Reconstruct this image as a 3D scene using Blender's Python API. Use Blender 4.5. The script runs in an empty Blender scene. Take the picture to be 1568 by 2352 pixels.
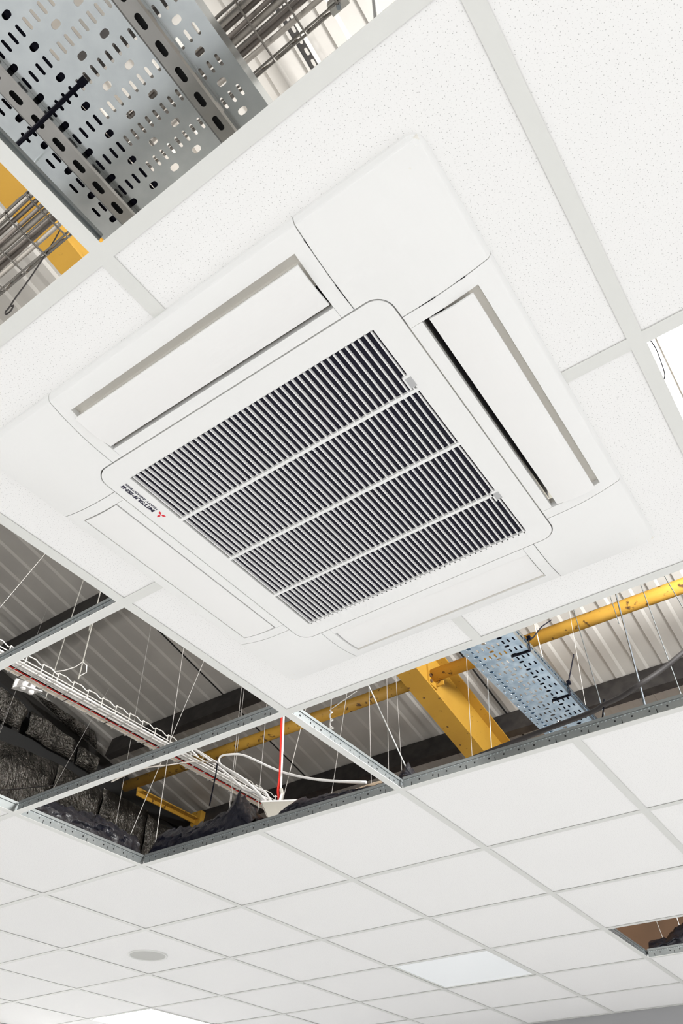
import bpy, bmesh, math, random
from mathutils import Vector, Matrix, noise

random.seed(7)
Z0 = 2.7                      # ceiling height above the floor; heights below are given from the ceiling plane
scene = bpy.context.scene
COL = scene.collection

# ---------------------------------------------------------------- camera
cam_d = bpy.data.cameras.new('camera')
cam = bpy.data.objects.new('camera', cam_d)
COL.objects.link(cam)
cam_d.sensor_fit = 'HORIZONTAL'
cam_d.sensor_width = 36.0
cam_d.lens = 1657.79 * 36.0 / 1568.0
cam_d.clip_start = 0.02
_r = (0.81656866, 0.57721342, 0.0063474)
_d = (-0.40595598, 0.58204322, -0.70457465)
_f = (-0.4103844, 0.57275681, 0.70960149)
cam.matrix_world = Matrix(((_r[0], -_d[0], -_f[0], 2.37685),
                           (_r[1], -_d[1], -_f[1], -0.18590),
                           (_r[2], -_d[2], -_f[2], Z0 - 1.03095),
                           (0, 0, 0, 1)))
scene.camera = cam

# ---------------------------------------------------------------- world, lamps, exposure
world = bpy.data.worlds.new('overcast_sky')
scene.world = world
world.use_nodes = True
_bg = world.node_tree.nodes['Background']
_bg.inputs['Color'].default_value = (0.97, 0.985, 1.0, 1)
_bg.inputs['Strength'].default_value = 1.2


def area(name, loc, target, size, power, color=(1, 1, 1)):
    d = bpy.data.lights.new(name, 'AREA')
    d.shape = 'SQUARE'
    d.size = size
    d.energy = power
    d.color = color
    o = bpy.data.objects.new(name, d)
    COL.objects.link(o)
    o.location = (loc[0], loc[1], loc[2] + Z0)
    v = Vector(target) - Vector(loc)
    o.rotation_euler = v.to_track_quat('-Z', 'Y').to_euler()
    return o


# added area lights, unseen in the roof void, to brighten the roof and cables
area('roof_void_fill_main', (3.7, 2.0, 1.28), (1.6, 1.9, 2.2), 0.6, 330, (1.0, 0.99, 0.975))
area('roof_void_fill_low', (1.0, -1.3, 0.40), (-1.6, 2.4, 1.7), 0.4, 55, (1.0, 0.98, 0.95))
# ceiling luminaires of the rest of the room, behind the photographer, shining down on the floor
for _x, _y in ((0.5, -2.6), (2.9, -2.6), (5.0, -2.6), (5.0, 0.5), (5.0, 3.2), (0.5, -5.0), (2.9, -5.0), (3.3, 4.5), (3.3, 2.9)):
    area('room_luminaire', (_x, _y, -0.05), (_x, _y, -3), 0.58, 41, (1.0, 0.995, 0.98))

scene.view_settings.view_transform = 'Standard'
scene.view_settings.look = 'None'
scene.view_settings.gamma = 1.0
scene.view_settings.use_curve_mapping = False
scene.view_settings.exposure = -0.08
scene.cycles.max_bounces = 8
scene.cycles.diffuse_bounces = 5
scene.cycles.use_denoising = True

# ---------------------------------------------------------------- materials
def mat(name, color, rough=0.5, metal=0.0, spec=0.5, mottle=None, bump=None, rust=None, stretch=None, emit=None):
    m = bpy.data.materials.new(name)
    m.use_nodes = True
    nt = m.node_tree
    b = nt.nodes['Principled BSDF']
    b.inputs['Base Color'].default_value = (*color, 1)
    b.inputs['Roughness'].default_value = rough
    b.inputs['Metallic'].default_value = metal
    b.inputs['Specular IOR Level'].default_value = spec
    tc = nt.nodes.new('ShaderNodeTexCoord')
    src = tc.outputs['Object']
    if stretch:
        mp = nt.nodes.new('ShaderNodeMapping')
        mp.inputs['Scale'].default_value = stretch
        nt.links.new(src, mp.inputs['Vector'])
        src = mp.outputs['Vector']

    def nz(scale, detail=4):
        n = nt.nodes.new('ShaderNodeTexNoise')
        n.inputs['Scale'].default_value = scale
        n.inputs['Detail'].default_value = detail
        nt.links.new(src, n.inputs['Vector'])
        return n.outputs['Fac']
    col = None
    if mottle:
        scale, color2 = mottle
        r = nt.nodes.new('ShaderNodeValToRGB')
        r.color_ramp.elements[0].position = 0.38
        r.color_ramp.elements[1].position = 0.62
        r.color_ramp.elements[0].color = (*color, 1)
        r.color_ramp.elements[1].color = (*color2, 1)
        nt.links.new(nz(scale), r.inputs['Fac'])
        col = r.outputs['Color']
    if rust:
        scale, lo, hi, rcol = rust
        r = nt.nodes.new('ShaderNodeMapRange')
        r.inputs['From Min'].default_value = lo
        r.inputs['From Max'].default_value = hi
        nt.links.new(nz(scale, 6), r.inputs['Value'])
        mx = nt.nodes.new('ShaderNodeMix')
        mx.data_type = 'RGBA'
        mx.inputs[7].default_value = (*rcol, 1)
        if col:
            nt.links.new(col, mx.inputs[6])
        else:
            mx.inputs[6].default_value = (*color, 1)
        nt.links.new(r.outputs['Result'], mx.inputs[0])
        col = mx.outputs[2]
    if col:
        nt.links.new(col, b.inputs['Base Color'])
    if bump:
        bp = nt.nodes.new('ShaderNodeBump')
        bp.inputs['Strength'].default_value = bump[1]
        bp.inputs['Distance'].default_value = bump[2] if len(bump) > 2 else 0.002
        nt.links.new(nz(bump[0], 5), bp.inputs['Height'])
        nt.links.new(bp.outputs['Normal'], b.inputs['Normal'])
    if emit:
        b.inputs['Emission Color'].default_value = (*emit[0], 1)
        b.inputs['Emission Strength'].default_value = emit[1]
    return m


def tile_material():
    m = mat('mineral_fibre', (0.87, 0.862, 0.85), 0.9, 0, 0.2, bump=(220, 0.15, 0.001))
    nt = m.node_tree
    b = nt.nodes['Principled BSDF']
    tc = nt.nodes['Texture Coordinate']
    oi = nt.nodes.new('ShaderNodeObjectInfo')
    ad = nt.nodes.new('ShaderNodeVectorMath')
    ad.operation = 'ADD'
    nt.links.new(tc.outputs['Object'], ad.inputs[0])
    nt.links.new(oi.outputs['Location'], ad.inputs[1])

    def dots(scale, r0, r1, off, depth):
        vo = nt.nodes.new('ShaderNodeTexVoronoi')
        vo.voronoi_dimensions = '2D'
        vo.inputs['Scale'].default_value = scale
        vo.inputs['Randomness'].default_value = 0.8
        mp = nt.nodes.new('ShaderNodeMapping')
        mp.inputs['Location'].default_value = (off, off * 0.7, 0)
        nt.links.new(ad.outputs['Vector'], mp.inputs['Vector'])
        nt.links.new(mp.outputs['Vector'], vo.inputs['Vector'])
        mr = nt.nodes.new('ShaderNodeMapRange')
        mr.inputs['From Min'].default_value = r0
        mr.inputs['From Max'].default_value = r1
        mr.inputs['To Min'].default_value = depth
        mr.inputs['To Max'].default_value = 0.0
        nt.links.new(vo.outputs['Distance'], mr.inputs['Value'])
        return mr.outputs['Result']
    a = dots(128, 0.045, 0.085, 0.0, 0.58)
    c = dots(190, 0.05, 0.09, 3.3, 0.26)
    mx = nt.nodes.new('ShaderNodeMath')
    mx.operation = 'MAXIMUM'
    nt.links.new(a, mx.inputs[0])
    nt.links.new(c, mx.inputs[1])
    mc = nt.nodes.new('ShaderNodeMix')
    mc.data_type = 'RGBA'
    mc.inputs[6].default_value = (0.87, 0.862, 0.85, 1)
    mc.inputs[7].default_value = (0.16, 0.15, 0.14, 1)
    nt.links.new(mx.outputs[0], mc.inputs[0])
    nt.links.new(mc.outputs[2], b.inputs['Base Color'])
    return m


MT = dict(
    tile=tile_material(),
    cut=mat('tile_edge', (0.62, 0.6, 0.55), 0.9),
    tee=mat('white_tee', (0.72, 0.72, 0.69), 0.45),
    galv=mat('galvanised_web', (0.245, 0.265, 0.268), 0.42, 0.7, mottle=(14, (0.28, 0.30, 0.30))),
    slot=mat('slot_black', (0.01, 0.01, 0.012), 0.9),
    stitch=mat('stitch_bright', (0.50, 0.55, 0.58), 0.3, 0.8),
    panel=mat('white_abs', (0.84, 0.835, 0.82), 0.42),
    louver=mat('louver_abs', (0.85, 0.84, 0.825), 0.45),
    duct=mat('duct_white', (0.82, 0.79, 0.73), 0.6),
    ductshade=mat('duct_dark', (0.03, 0.027, 0.03), 0.7),
    filt=mat('filter_navy', (0.0035, 0.003, 0.014), 0.9, bump=(900, 0.4, 0.001)),
    tab=mat('grey_tab', (0.45, 0.45, 0.45), 0.5),
    red=mat('logo_red', (0.72, 0.012, 0.03), 0.5),
    ink=mat('logo_ink', (0.012, 0.01, 0.035), 0.5),
    traym=mat('pregalv_tray', (0.50, 0.535, 0.55), 0.20, 1.0, mottle=(30, (0.54, 0.575, 0.59))),
    trayf=mat('spangled_tray', (0.24, 0.32, 0.40), 0.27, 1.0, mottle=(26, (0.36, 0.45, 0.54)), bump=(22, 0.10, 0.004)),
    strut=mat('strut_steel', (0.33, 0.325, 0.31), 0.27, 1.0, mottle=(16, (0.38, 0.37, 0.355))),
    tie=mat('black_nylon', (0.004, 0.004, 0.008), 0.7, 0, 0.06),
    wire=mat('galv_wire', (0.45, 0.44, 0.42), 0.4, 0.4),
    bright=mat('bright_wire', (0.85, 0.87, 0.87), 0.25, 0.6),
    dark=mat('grey_wire', (0.10, 0.11, 0.11), 0.4, 0.6),
    rod=mat('zinc_rod', (0.62, 0.61, 0.56), 0.4, 0.6),
    rodd=mat('steel_rod', (0.17, 0.19, 0.21), 0.3, 0.85),
    basket=mat('basket_wire', (0.19, 0.18, 0.165), 0.35, 0.8),
    basketw=mat('basket_bright', (0.80, 0.79, 0.76), 0.3, 0.55),
    cable=mat('grey_brown_pvc', (0.13, 0.113, 0.10), 0.5),
    cablel=mat('light_grey_pvc', (0.27, 0.25, 0.225), 0.5),
    white=mat('white_pvc', (0.86, 0.85, 0.84), 0.4),
    cream=mat('cream_pvc', (0.90, 0.81, 0.70), 0.5),
    redc=mat('red_pvc', (0.88, 0.03, 0.018), 0.4),
    blackc=mat('black_pvc', (0.016, 0.014, 0.014), 0.65, 0, 0.25),
    sheet=mat('roof_sheet_white', (0.50, 0.485, 0.455), 0.5, mottle=(3.0, (0.46, 0.445, 0.42))),
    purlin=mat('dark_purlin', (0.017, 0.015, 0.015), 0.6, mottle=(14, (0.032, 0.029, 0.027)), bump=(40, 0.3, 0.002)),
    yellow=mat('yellow_paint', (0.42, 0.235, 0.028), 0.55, mottle=(2.5, (0.37, 0.20, 0.022)), rust=(26, 0.66, 0.72, (0.10, 0.045, 0.012)), bump=(60, 0.15, 0.001)),
    pipe=mat('yellow_pipe', (0.50, 0.285, 0.042), 0.5, mottle=(6, (0.44, 0.24, 0.03)), rust=(22, 0.60, 0.66, (0.08, 0.035, 0.01)), bump=(50, 0.2, 0.001)),
    bolt=mat('rusty_bolt', (0.10, 0.05, 0.02), 0.7),
    foil=mat('quilt_foil', (0.06, 0.056, 0.05), 0.22, 0.9, mottle=(9, (0.17, 0.16, 0.145)), bump=(75, 1.0, 0.02), stretch=(1, 1, 0.45)),
    railb=mat('black_rail', (0.012, 0.012, 0.012), 0.6),
    poly=mat('black_polythene', (0.003, 0.0035, 0.009), 0.28, bump=(45, 0.5, 0.008)),
    wool=mat('brown_insulation', (0.36, 0.28, 0.2), 0.95, mottle=(30, (0.25, 0.19, 0.13)), bump=(80, 0.6, 0.006)),
    grey=mat('grey_plaster', (0.34, 0.34, 0.345), 0.85),
    whitewall=mat('white_plaster', (0.74, 0.73, 0.71), 0.85),
    darkwall=mat('dark_lining', (0.02, 0.018, 0.016), 0.8),
    brownwall=mat('brown_board', (0.16, 0.09, 0.05), 0.8, mottle=(2, (0.12, 0.07, 0.04))),
    floor=mat('screed', (0.68, 0.68, 0.68), 0.7, mottle=(1.5, (0.62, 0.62, 0.62))),
    led_on=mat('led_on', (0.9, 0.9, 0.9), 0.5, emit=((0.98, 0.99, 1), 75.0)),
    led_dim=mat('led_dim', (0.86, 0.88, 0.89), 0.4, emit=((0.95, 0.98, 1.0), 0.14)),
    mesh=mat('speaker_mesh', (0.50, 0.50, 0.47), 0.6, bump=(700, 0.8, 0.001)),
    housing=mat('cream_steel', (0.38, 0.365, 0.325), 0.45),
)


# ---------------------------------------------------------------- mesh helpers
class M:
    def __init__(self):
        self.v = []
        self.f = []

    def quadbox(self, c):
        n = len(self.v)
        self.v += [tuple(p) for p in c]
        for q in ((0, 3, 2, 1), (4, 5, 6, 7), (0, 1, 5, 4), (1, 2, 6, 5), (2, 3, 7, 6), (3, 0, 4, 7)):
            self.f.append(tuple(n + i for i in q))
        return self

    def box(self, x0, x1, y0, y1, z0, z1):
        return self.quadbox(((x0, y0, z0), (x1, y0, z0), (x1, y1, z0), (x0, y1, z0),
                             (x0, y0, z1), (x1, y0, z1), (x1, y1, z1), (x0, y1, z1)))

    def tube(self, pts, r, n=6, cap=True, flat=1.0):
        pts = [Vector(p) for p in pts]
        base = len(self.v)
        up = None
        for i, p in enumerate(pts):
            if i == 0:
                t = pts[1] - p
            elif i == len(pts) - 1:
                t = p - pts[i - 1]
            else:
                t = (pts[i + 1] - p).normalized() + (p - pts[i - 1]).normalized()
            t.normalize()
            if up is None:
                ref = Vector((0, 0, 1)) if abs(t.z) < 0.9 else Vector((1, 0, 0))
                up = (ref - t * ref.dot(t)).normalized()
            else:
                up = (up - t * up.dot(t)).normalized()
            sd = t.cross(up)
            for k in range(n):
                a = 2 * math.pi * k / n
                self.v.append(tuple(p + sd * (r * math.cos(a)) + up * (r * flat * math.sin(a))))
        for i in range(len(pts) - 1):
            for k in range(n):
                a, b = base + i * n + k, base + i * n + (k + 1) % n
                self.f.append((a, b, b + n, a + n))
        if cap:
            self.f.append(tuple(base + k for k in reversed(range(n))))
            e = base + (len(pts) - 1) * n
            self.f.append(tuple(e + k for k in range(n)))
        return self

    def prism(self, prof, a, b):
        """profile points (as 3-D offsets) swept from a to b"""
        n = len(self.v)
        k = len(prof)
        for o in (a, b):
            for p in prof:
                self.v.append((o[0] + p[0], o[1] + p[1], o[2] + p[2]))
        for i in range(k):
            j = (i + 1) % k
            self.f.append((n + i, n + j, n + k + j, n + k + i))
        self.f.append(tuple(n + i for i in reversed(range(k))))
        self.f.append(tuple(n + k + i for i in range(k)))
        return self

    def strip(self, prof, a, b):
        """open profile swept from a to b (sheet)"""
        n = len(self.v)
        k = len(prof)
        for o in (a, b):
            for p in prof:
                self.v.append((o[0] + p[0], o[1] + p[1], o[2] + p[2]))
        for i in range(k - 1):
            self.f.append((n + i, n + i + 1, n + k + i + 1, n + k + i))
        return self

    def lathe(self, prof, c, n=32):
        b = len(self.v)
        for r, z in prof:
            for k in range(n):
                a = 2 * math.pi * k / n
                self.v.append((c[0] + r * math.cos(a), c[1] + r * math.sin(a), c[2] + z))
        for i in range(len(prof) - 1):
            for k in range(n):
                p, q = b + i * n + k, b + i * n + (k + 1) % n
                self.f.append((p, q, q + n, p + n))
        return self

    def bm(self, m):
        n = len(self.v)
        m.verts.index_update()
        self.v += [tuple(v.co) for v in m.verts]
        for f in m.faces:
            self.f.append(tuple(n + v.index for v in f.verts))
        m.free()
        return self


ORG = {}


def obj(name, m, material, parent=None, origin=None, smooth=False, kind=None, label=None):
    if parent is not None:
        o0 = ORG[parent]
    elif origin is not None:
        o0 = Vector(origin)
    else:
        xs, ys, zs = zip(*m.v)
        o0 = Vector(((min(xs) + max(xs)) / 2, (min(ys) + max(ys)) / 2, min(zs)))
    me = bpy.data.meshes.new(name)
    me.from_pydata([(v[0] - o0.x, v[1] - o0.y, v[2] - o0.z) for v in m.v], [], m.f)
    me.update()
    if smooth:
        me.polygons.foreach_set('use_smooth', [True] * len(me.polygons))
    me.materials.append(material)
    o = bpy.data.objects.new(name, me)
    COL.objects.link(o)
    ORG[o] = o0
    if parent is not None:
        o.parent = parent
    else:
        o.location = (o0.x, o0.y, o0.z + Z0)
    if kind:
        o['kind'] = kind
    if label:
        o['label'] = label
    return o


def tag(o, label, cat, group=None):
    o['label'] = label
    o['category'] = cat
    if group:
        o['group'] = group
    return o


def thing(name, label, cat, loc, group=None):
    o = bpy.data.objects.new(name, None)
    o.empty_display_size = 0.05
    COL.objects.link(o)
    o.location = (loc[0], loc[1], loc[2] + Z0)
    ORG[o] = Vector(loc)
    return tag(o, label, cat, group)


def struct(name, loc=(0, 0, 0)):
    o = bpy.data.objects.new(name, None)
    o.empty_display_size = 0.05
    COL.objects.link(o)
    o.location = (loc[0], loc[1], loc[2] + Z0)
    ORG[o] = Vector(loc)
    o['kind'] = 'structure'
    return o


def shared(name, me, parent, loc):
    o = bpy.data.objects.new(name, me)
    COL.objects.link(o)
    o.parent = parent
    p = ORG[parent]
    o.location = (loc[0] - p.x, loc[1] - p.y, loc[2] - p.z)
    ORG[o] = Vector(loc)
    return o


def smooth_path(pts, sub=6):
    """Catmull-Rom through the points"""
    P = [Vector(p) for p in pts]
    P = [P[0] * 2 - P[1]] + P + [P[-1] * 2 - P[-2]]
    out = []
    for i in range(1, len(P) - 2):
        for k in range(sub):
            t = k / sub
            a, b, c, d = P[i - 1], P[i], P[i + 1], P[i + 2]
            out.append(0.5 * ((2 * b) + (c - a) * t + (2 * a - 5 * b + 4 * c - d) * t * t + (3 * b - a - 3 * c + d) * t ** 3))
    out.append(P[-2])
    return out


def sheet(outline, zf, xs, ys, lip, mapf):
    """flat outline cut into a grid, bent by zf, with its edge turned up by lip"""
    b = bmesh.new()
    b.faces.new([b.verts.new((x, y, 0)) for x, y in outline])
    for ax, vals in ((0, xs), (1, ys)):
        for c in vals:
            co = (c, 0, 0) if ax == 0 else (0, c, 0)
            no = (1, 0, 0) if ax == 0 else (0, 1, 0)
            bmesh.ops.bisect_plane(b, geom=b.verts[:] + b.edges[:] + b.faces[:], plane_co=co, plane_no=no, dist=1e-5)
    bmesh.ops.triangulate(b, faces=[f for f in b.faces if len(f.verts) > 4])
    for v in b.verts:
        v.co.z = zf(v.co.x, v.co.y)
    ed = [e for e in b.edges if e.is_boundary]
    g = bmesh.ops.extrude_edge_only(b, edges=ed)['geom']
    for v in g:
        if isinstance(v, bmesh.types.BMVert):
            v.co.z += lip
    for v in b.verts:
        v.co = mapf(v.co)
    bmesh.ops.recalc_face_normals(b, faces=b.faces[:])
    return M().bm(b)


def arc(cx, cy, r, a0, a1, n=8):
    return [(cx + r * math.cos(math.radians(a0 + (a1 - a0) * i / n)), cy + r * math.sin(math.radians(a0 + (a1 - a0) * i / n))) for i in range(n + 1)]


def roof_z(y):
    return 2.9 - 0.229 * y

# ================================================================ room shell
floor_o = obj('floor', M().box(-3.0, 9.0, -9.0, 5.35, -2.75, -2.7), MT['floor'], kind='structure')
wb = struct('wall_back', (0.6, 5.35, -2.7))
obj('plaster', M().box(-3.0, 9.0, 5.345, 5.45, -2.7, 0.0), MT['grey'], wb)
obj('upper_lining', M().box(-3.0, 4.4, 5.36, 5.46, 0.0, 1.9), MT['brownwall'], wb)
wl = struct('wall_left', (-3.0, 1.0, -2.7))
obj('plaster', M().box(-3.1, -3.0, -9.0, 5.45, -2.7, 0.0), MT['whitewall'], wl)
gm = M()
gm.quadbox(((-3.12, -3.2, 0.0), (-3.02, -3.2, 0.0), (-3.02, 5.45, 0.0), (-3.12, 5.45, 0.0),
            (-3.12, -3.2, roof_z(-3.2)), (-3.02, -3.2, roof_z(-3.2)), (-3.02, 5.45, roof_z(5.45)), (-3.12, 5.45, roof_z(5.45))))
obj('upper_lining', gm, MT['darkwall'], wl)
wr = struct('wall_right_light_block', (4.46, 1, 0))  # unseen screen above the ceiling, added to keep outside light from the void
um = M().quadbox(((4.44, -3.2, 0.0), (4.52, -3.2, 0.0), (4.52, 5.45, 0.0), (4.44, 5.45, 0.0),
                  (4.44, -3.2, roof_z(-3.2) + .03), (4.52, -3.2, roof_z(-3.2) + .03), (4.52, 5.45, roof_z(5.45) + .03), (4.44, 5.45, roof_z(5.45) + .03)))
obj('upper_lining', um, MT['whitewall'], wr)
wf = struct('wall_front_light_block', (0.7, -3.2, 0))  # second unseen screen, added to shut ambient light out of the void
obj('upper_lining', M().box(-3.1, 4.5, -3.28, -3.2, 0.0, roof_z(-3.2) + .02), MT['whitewall'], wf)
tr = M()
tr.box(-3.0, 4.2, 5.318, 5.343, -0.001, 0.0)
tr.box(-3.0, 4.2, 5.342, 5.3445, -0.001, 0.024)
obj('trim_1', tr, MT['tee'], kind='structure')

# ---------------------------------------------------------------- roof: one sheet per metre, ribs down the slope
roof = struct('roof', (0, 0, 2.9))
PITCH = 0.1678
Y_A, Y_B = -3.2, 5.6
for k in range(-24, 26, 6):
    prof = []
    for i in range(6):
        x = (k + i) * PITCH
        prof += [(x + 0.0235, 0, 0.0100), (x + 0.0270, 0, 0.0), (x + 0.0800, 0, 0.0), (x + 0.0990, 0, 0.0100)]
    prof.append(((k + 6) * PITCH + 0.0235, 0, 0.0100))
    obj('roof_sheet', M().strip(prof, (0, Y_A, roof_z(Y_A)), (0, Y_B, roof_z(Y_B))), MT['sheet'], roof)

for x in (-1.438, 0.50):
    m = M().quadbox([(x + dx, y, roof_z(y) - q) for q in (.004, -.002) for dx, y in ((-.006, Y_A), (.006, Y_A), (.006, Y_B), (-.006, Y_B))])
    obj('lap_seam', m, MT['railb'], roof)

# purlins under the sheets
PUR = {-1.42: 'dark steel purlin nearest the eaves end above the near cable tray',
       -0.17: 'dark steel purlin crossing above the yellow rafter behind the near wire basket',
       1.03: 'dark steel purlin hidden above the air conditioner',
       2.23: 'dark steel purlin seen through the uppermost left opening',
       3.50: 'dark steel purlin crossing the middle left opening behind the cable basket',
       4.645: 'long dark steel purlin lowest on the roof slope, behind rafter and far cable tray'}
SL = math.atan(0.229)
for y, lab in PUR.items():
    zt = roof_z(y) - 0.002
    c, s = math.cos(SL), math.sin(SL)

    def R(p, q):            # p along the slope, q down from the sheet
        return (0, p * c - q * s, -p * s - q * c)
    t = 0.004
    pr = [R(0, 0), R(0.07, 0), R(0.07, t), R(t, t), R(t, 0.175 - t), R(0.065, 0.175 - t), R(0.065, 0.16), R(0.069, 0.16), R(0.069, 0.175), R(0, 0.175)]
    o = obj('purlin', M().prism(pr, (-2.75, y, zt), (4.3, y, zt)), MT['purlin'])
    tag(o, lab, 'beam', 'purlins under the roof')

# yellow rafter: I section down the slope
def rz(y, q):
    return roof_z(y) - 0.185 - q


X1, X2 = 0.325, 0.473
raf = thing('steel_rafter', 'broad yellow painted steel I-beam rafter sloping under the roof', 'beam', (0.4, 2.0, rz(2.0, 0.42)))


def slope_box(x0, x1, q0, q1, ya=-3.1, yb=5.3):
    return M().quadbox(((x0, ya, rz(ya, q1)), (x1, ya, rz(ya, q1)), (x1, yb, rz(yb, q1)), (x0, yb, rz(yb, q1)),
                        (x0, ya, rz(ya, q0)), (x1, ya, rz(ya, q0)), (x1, yb, rz(yb, q0)), (x0, yb, rz(yb, q0))))


obj('bottom_flange', slope_box(X1, X2, 0.408, 0.42), MT['yellow'], raf)
obj('web', slope_box(0.3945, 0.4035, 0.012, 0.408), MT['yellow'], raf)
obj('top_flange', slope_box(X1, X2, 0.0, 0.012), MT['yellow'], raf)
# end plates with two bolts, one each side
PY, PZ = 3.637, 1.675
for sx, x in ((1, 0.4040), (-1, 0.3940)):
    lo, hi = sorted((x, x + sx * .012))
    obj('bolt_plate', M().box(lo, hi, PY - 0.060, PY + 0.050, PZ - 0.085, PZ + 0.070), MT['yellow'], raf)
    obj('gusset', M().box(min(x, x + sx * .07), max(x, x + sx * .07), PY + .030, PY + 0.042, PZ - 0.07, PZ + 0.060), MT['yellow'], raf)
    for dy, dz in ((-.042, -0.020), (-.038, -.062)):
        obj('bolt', M().tube([(x + sx * .010, PY + dy, PZ + dz), (x + sx * .022, PY + dy, PZ + dz)], 0.012, 6), MT['bolt'], raf)

for xa, xb, lab in ((-2.6, 0.383, 'yellow rust-spotted round steel tube left of the rafter behind the hanger wires'),
                    (0.415, 4.2, 'yellow rust-spotted round steel tube right of the rafter crossing behind the far cable tray')):
    o = obj('bracing_tube', M().tube([(xa, PY, PZ), ((xa + xb) / 2, PY, PZ), (xb, PY, PZ)], 0.0445, 20), MT['pipe'], smooth=True)
    tag(o, lab, 'tube')
o = thing('diagonal_brace', 'short yellow angle brace running from the tube end to the dark purlin', 'brace', (-2.55, 4.0, 1.6))
a, b = Vector((-2.45, 3.65, 1.60)), Vector((-2.70, 4.60, 1.73))
dv = (b - a).normalized()
up = Vector((0, 0, 1))
sd = dv.cross(up).normalized()


def bar(a, b, w, h):
    a, b = Vector(a), Vector(b)
    d = (b - a).normalized()
    s = d.cross(Vector((0, 0, 1))).normalized() * (w / 2)
    u = s.cross(d).normalized() * (h / 2)
    return M().quadbox((a - s - u, a + s - u, b + s - u, b - s - u, a - s + u, a + s + u, b + s + u, b - s + u))


obj('arm', bar(a, b, 0.012, 0.07), MT['pipe'], o)
obj('leg_plate', bar(a + sd * 0.03, b + sd * 0.03, 0.06, 0.008), MT['pipe'], o)
obj('end_bracket', M().box(-2.74, -2.62, 4.57, 4.63, 1.64, 1.80), MT['pipe'], o)

# gable end: black rafter, rails and wrinkled foil quilts
gr = obj('gable_rafter', M().quadbox(((-2.985, -3, roof_z(-3) - .27), (-2.905, -3, roof_z(-3) - .27), (-2.905, 5.3, roof_z(5.3) - .27), (-2.985, 5.3, roof_z(5.3) - .27),
                                      (-2.985, -3, roof_z(-3) - .18), (-2.905, -3, roof_z(-3) - .18), (-2.905, 5.3, roof_z(5.3) - .18), (-2.985, 5.3, roof_z(5.3) - .18))), MT['railb'])
tag(gr, 'black sloping gable rafter along the top of the foil quilted wall', 'beam')
RAILS = {1.78: 'upper black gable rail between the two rows of foil quilts', 0.62: 'lower black gable rail behind the foil quilts'}
for z, lab in RAILS.items():
    o = obj('gable_rail', M().box(-2.99, -2.90, -2.0, 4.9, z - 0.07, z + 0.07), MT['railb'])
    tag(o, lab, 'beam', 'rails of the gable wall')


def quilt(corners, seed, lab, bulge=0.05, amp=0.026):
    n = 46
    m = M()
    for j in range(n + 1):
        for i in range(n + 1):
            u, v = i / n, j / n
            y = (corners[0][0] * (1 - u) + corners[1][0] * u) * (1 - v) + (corners[3][0] * (1 - u) + corners[2][0] * u) * v
            z = (corners[0][1] * (1 - u) + corners[1][1] * u) * (1 - v) + (corners[3][1] * (1 - u) + corners[2][1] * u) * v
            e = min(1, 7 * u * (1 - u) + 0.12) * min(1, 7 * v * (1 - v) + 0.1)
            q = Vector((y * 3.1 + seed, z * 5, seed * 1.7))
            w = noise.noise(q) + 0.7 * abs(noise.noise(Vector((y * 11 + seed, z * 4, 0))))
            w += 0.35 * abs(noise.noise(Vector((y * 34, z * 15, seed)))) + 0.28 * noise.noise(Vector((y * 60, z * 44, seed)))
            m.v.append((-2.87 + e * bulge + amp * w * e, y + 0.018 * noise.noise(q * 2), z + 0.018 * noise.noise(q * 1.7)))
    for j in range(n):
        for i in range(n):
            p = j * (n + 1) + i
            m.f.append((p, p + 1, p + n + 2))
            m.f.append((p, p + n + 2, p + n + 1))
    o = obj('foil_quilt', m, MT['foil'])
    return tag(o, lab, 'insulation', 'foil quilts on the gable wall')


QD = [((1.55, 2.22), (2.30, 2.13), (2.40, 1.86), (1.60, 1.90), 'crumpled dark foil quilt at the frame side end of the upper row'),
      ((2.33, 2.13), (2.71, 2.05), (2.68, 1.86), (2.43, 1.87), 'crumpled dark foil quilt behind the white lamp bracket'),
      ((2.74, 2.06), (3.22, 1.98), (3.25, 1.81), (2.74, 1.85), 'long dark foil quilt in the upper row below the cable basket'),
      ((3.25, 1.97), (3.49, 1.93), (3.50, 1.79), (3.28, 1.80), 'short dark foil quilt at the lower end of the upper row'),
      ((2.67, 2.20), (3.42, 2.11), (3.46, 2.01), (3.05, 2.08), 'narrow shiny foil quilt tucked under the gable rafter'),
      ((1.70, 1.73), (2.52, 1.72), (2.55, 0.66), (1.70, 0.66), 'tall foil quilt in the lower row at the frame side'),
      ((2.53, 1.72), (3.12, 1.74), (3.10, 0.66), (2.55, 0.66), 'tall wrinkled foil quilt in the lower row above the short grey tee'),
      ((3.13, 1.74), (3.62, 1.70), (3.60, 0.66), (3.12, 0.66), 'tall foil quilt in the lower row with white creases'),
      ((3.63, 1.72), (4.15, 1.70), (4.15, 0.66), (3.62, 0.66), 'tall foil quilt in the lower row below the yellow brace'),
      ((4.16, 1.68), (4.80, 1.60), (4.80, 0.66), (4.16, 0.66), 'tall foil quilt in the lower row farthest from the camera'),
      ((1.70, 0.60), (2.60, 0.60), (2.60, 0.05), (1.70, 0.05), 'low foil quilt at the bottom of the gable wall by the frame side'),
      ((2.62, 0.60), (3.60, 0.60), (3.60, 0.05), (2.62, 0.05), 'low foil quilt at the bottom of the gable wall in the middle'),
      ((3.62, 0.60), (4.80, 0.60), (4.80, 0.05), (3.62, 0.05), 'low foil quilt at the bottom of the gable wall, far end')]
for k, (a, b, c, d, lab) in enumerate(QD):
    quilt((a, b, c, d), 3.7 * k + 1.3, lab)

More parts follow.
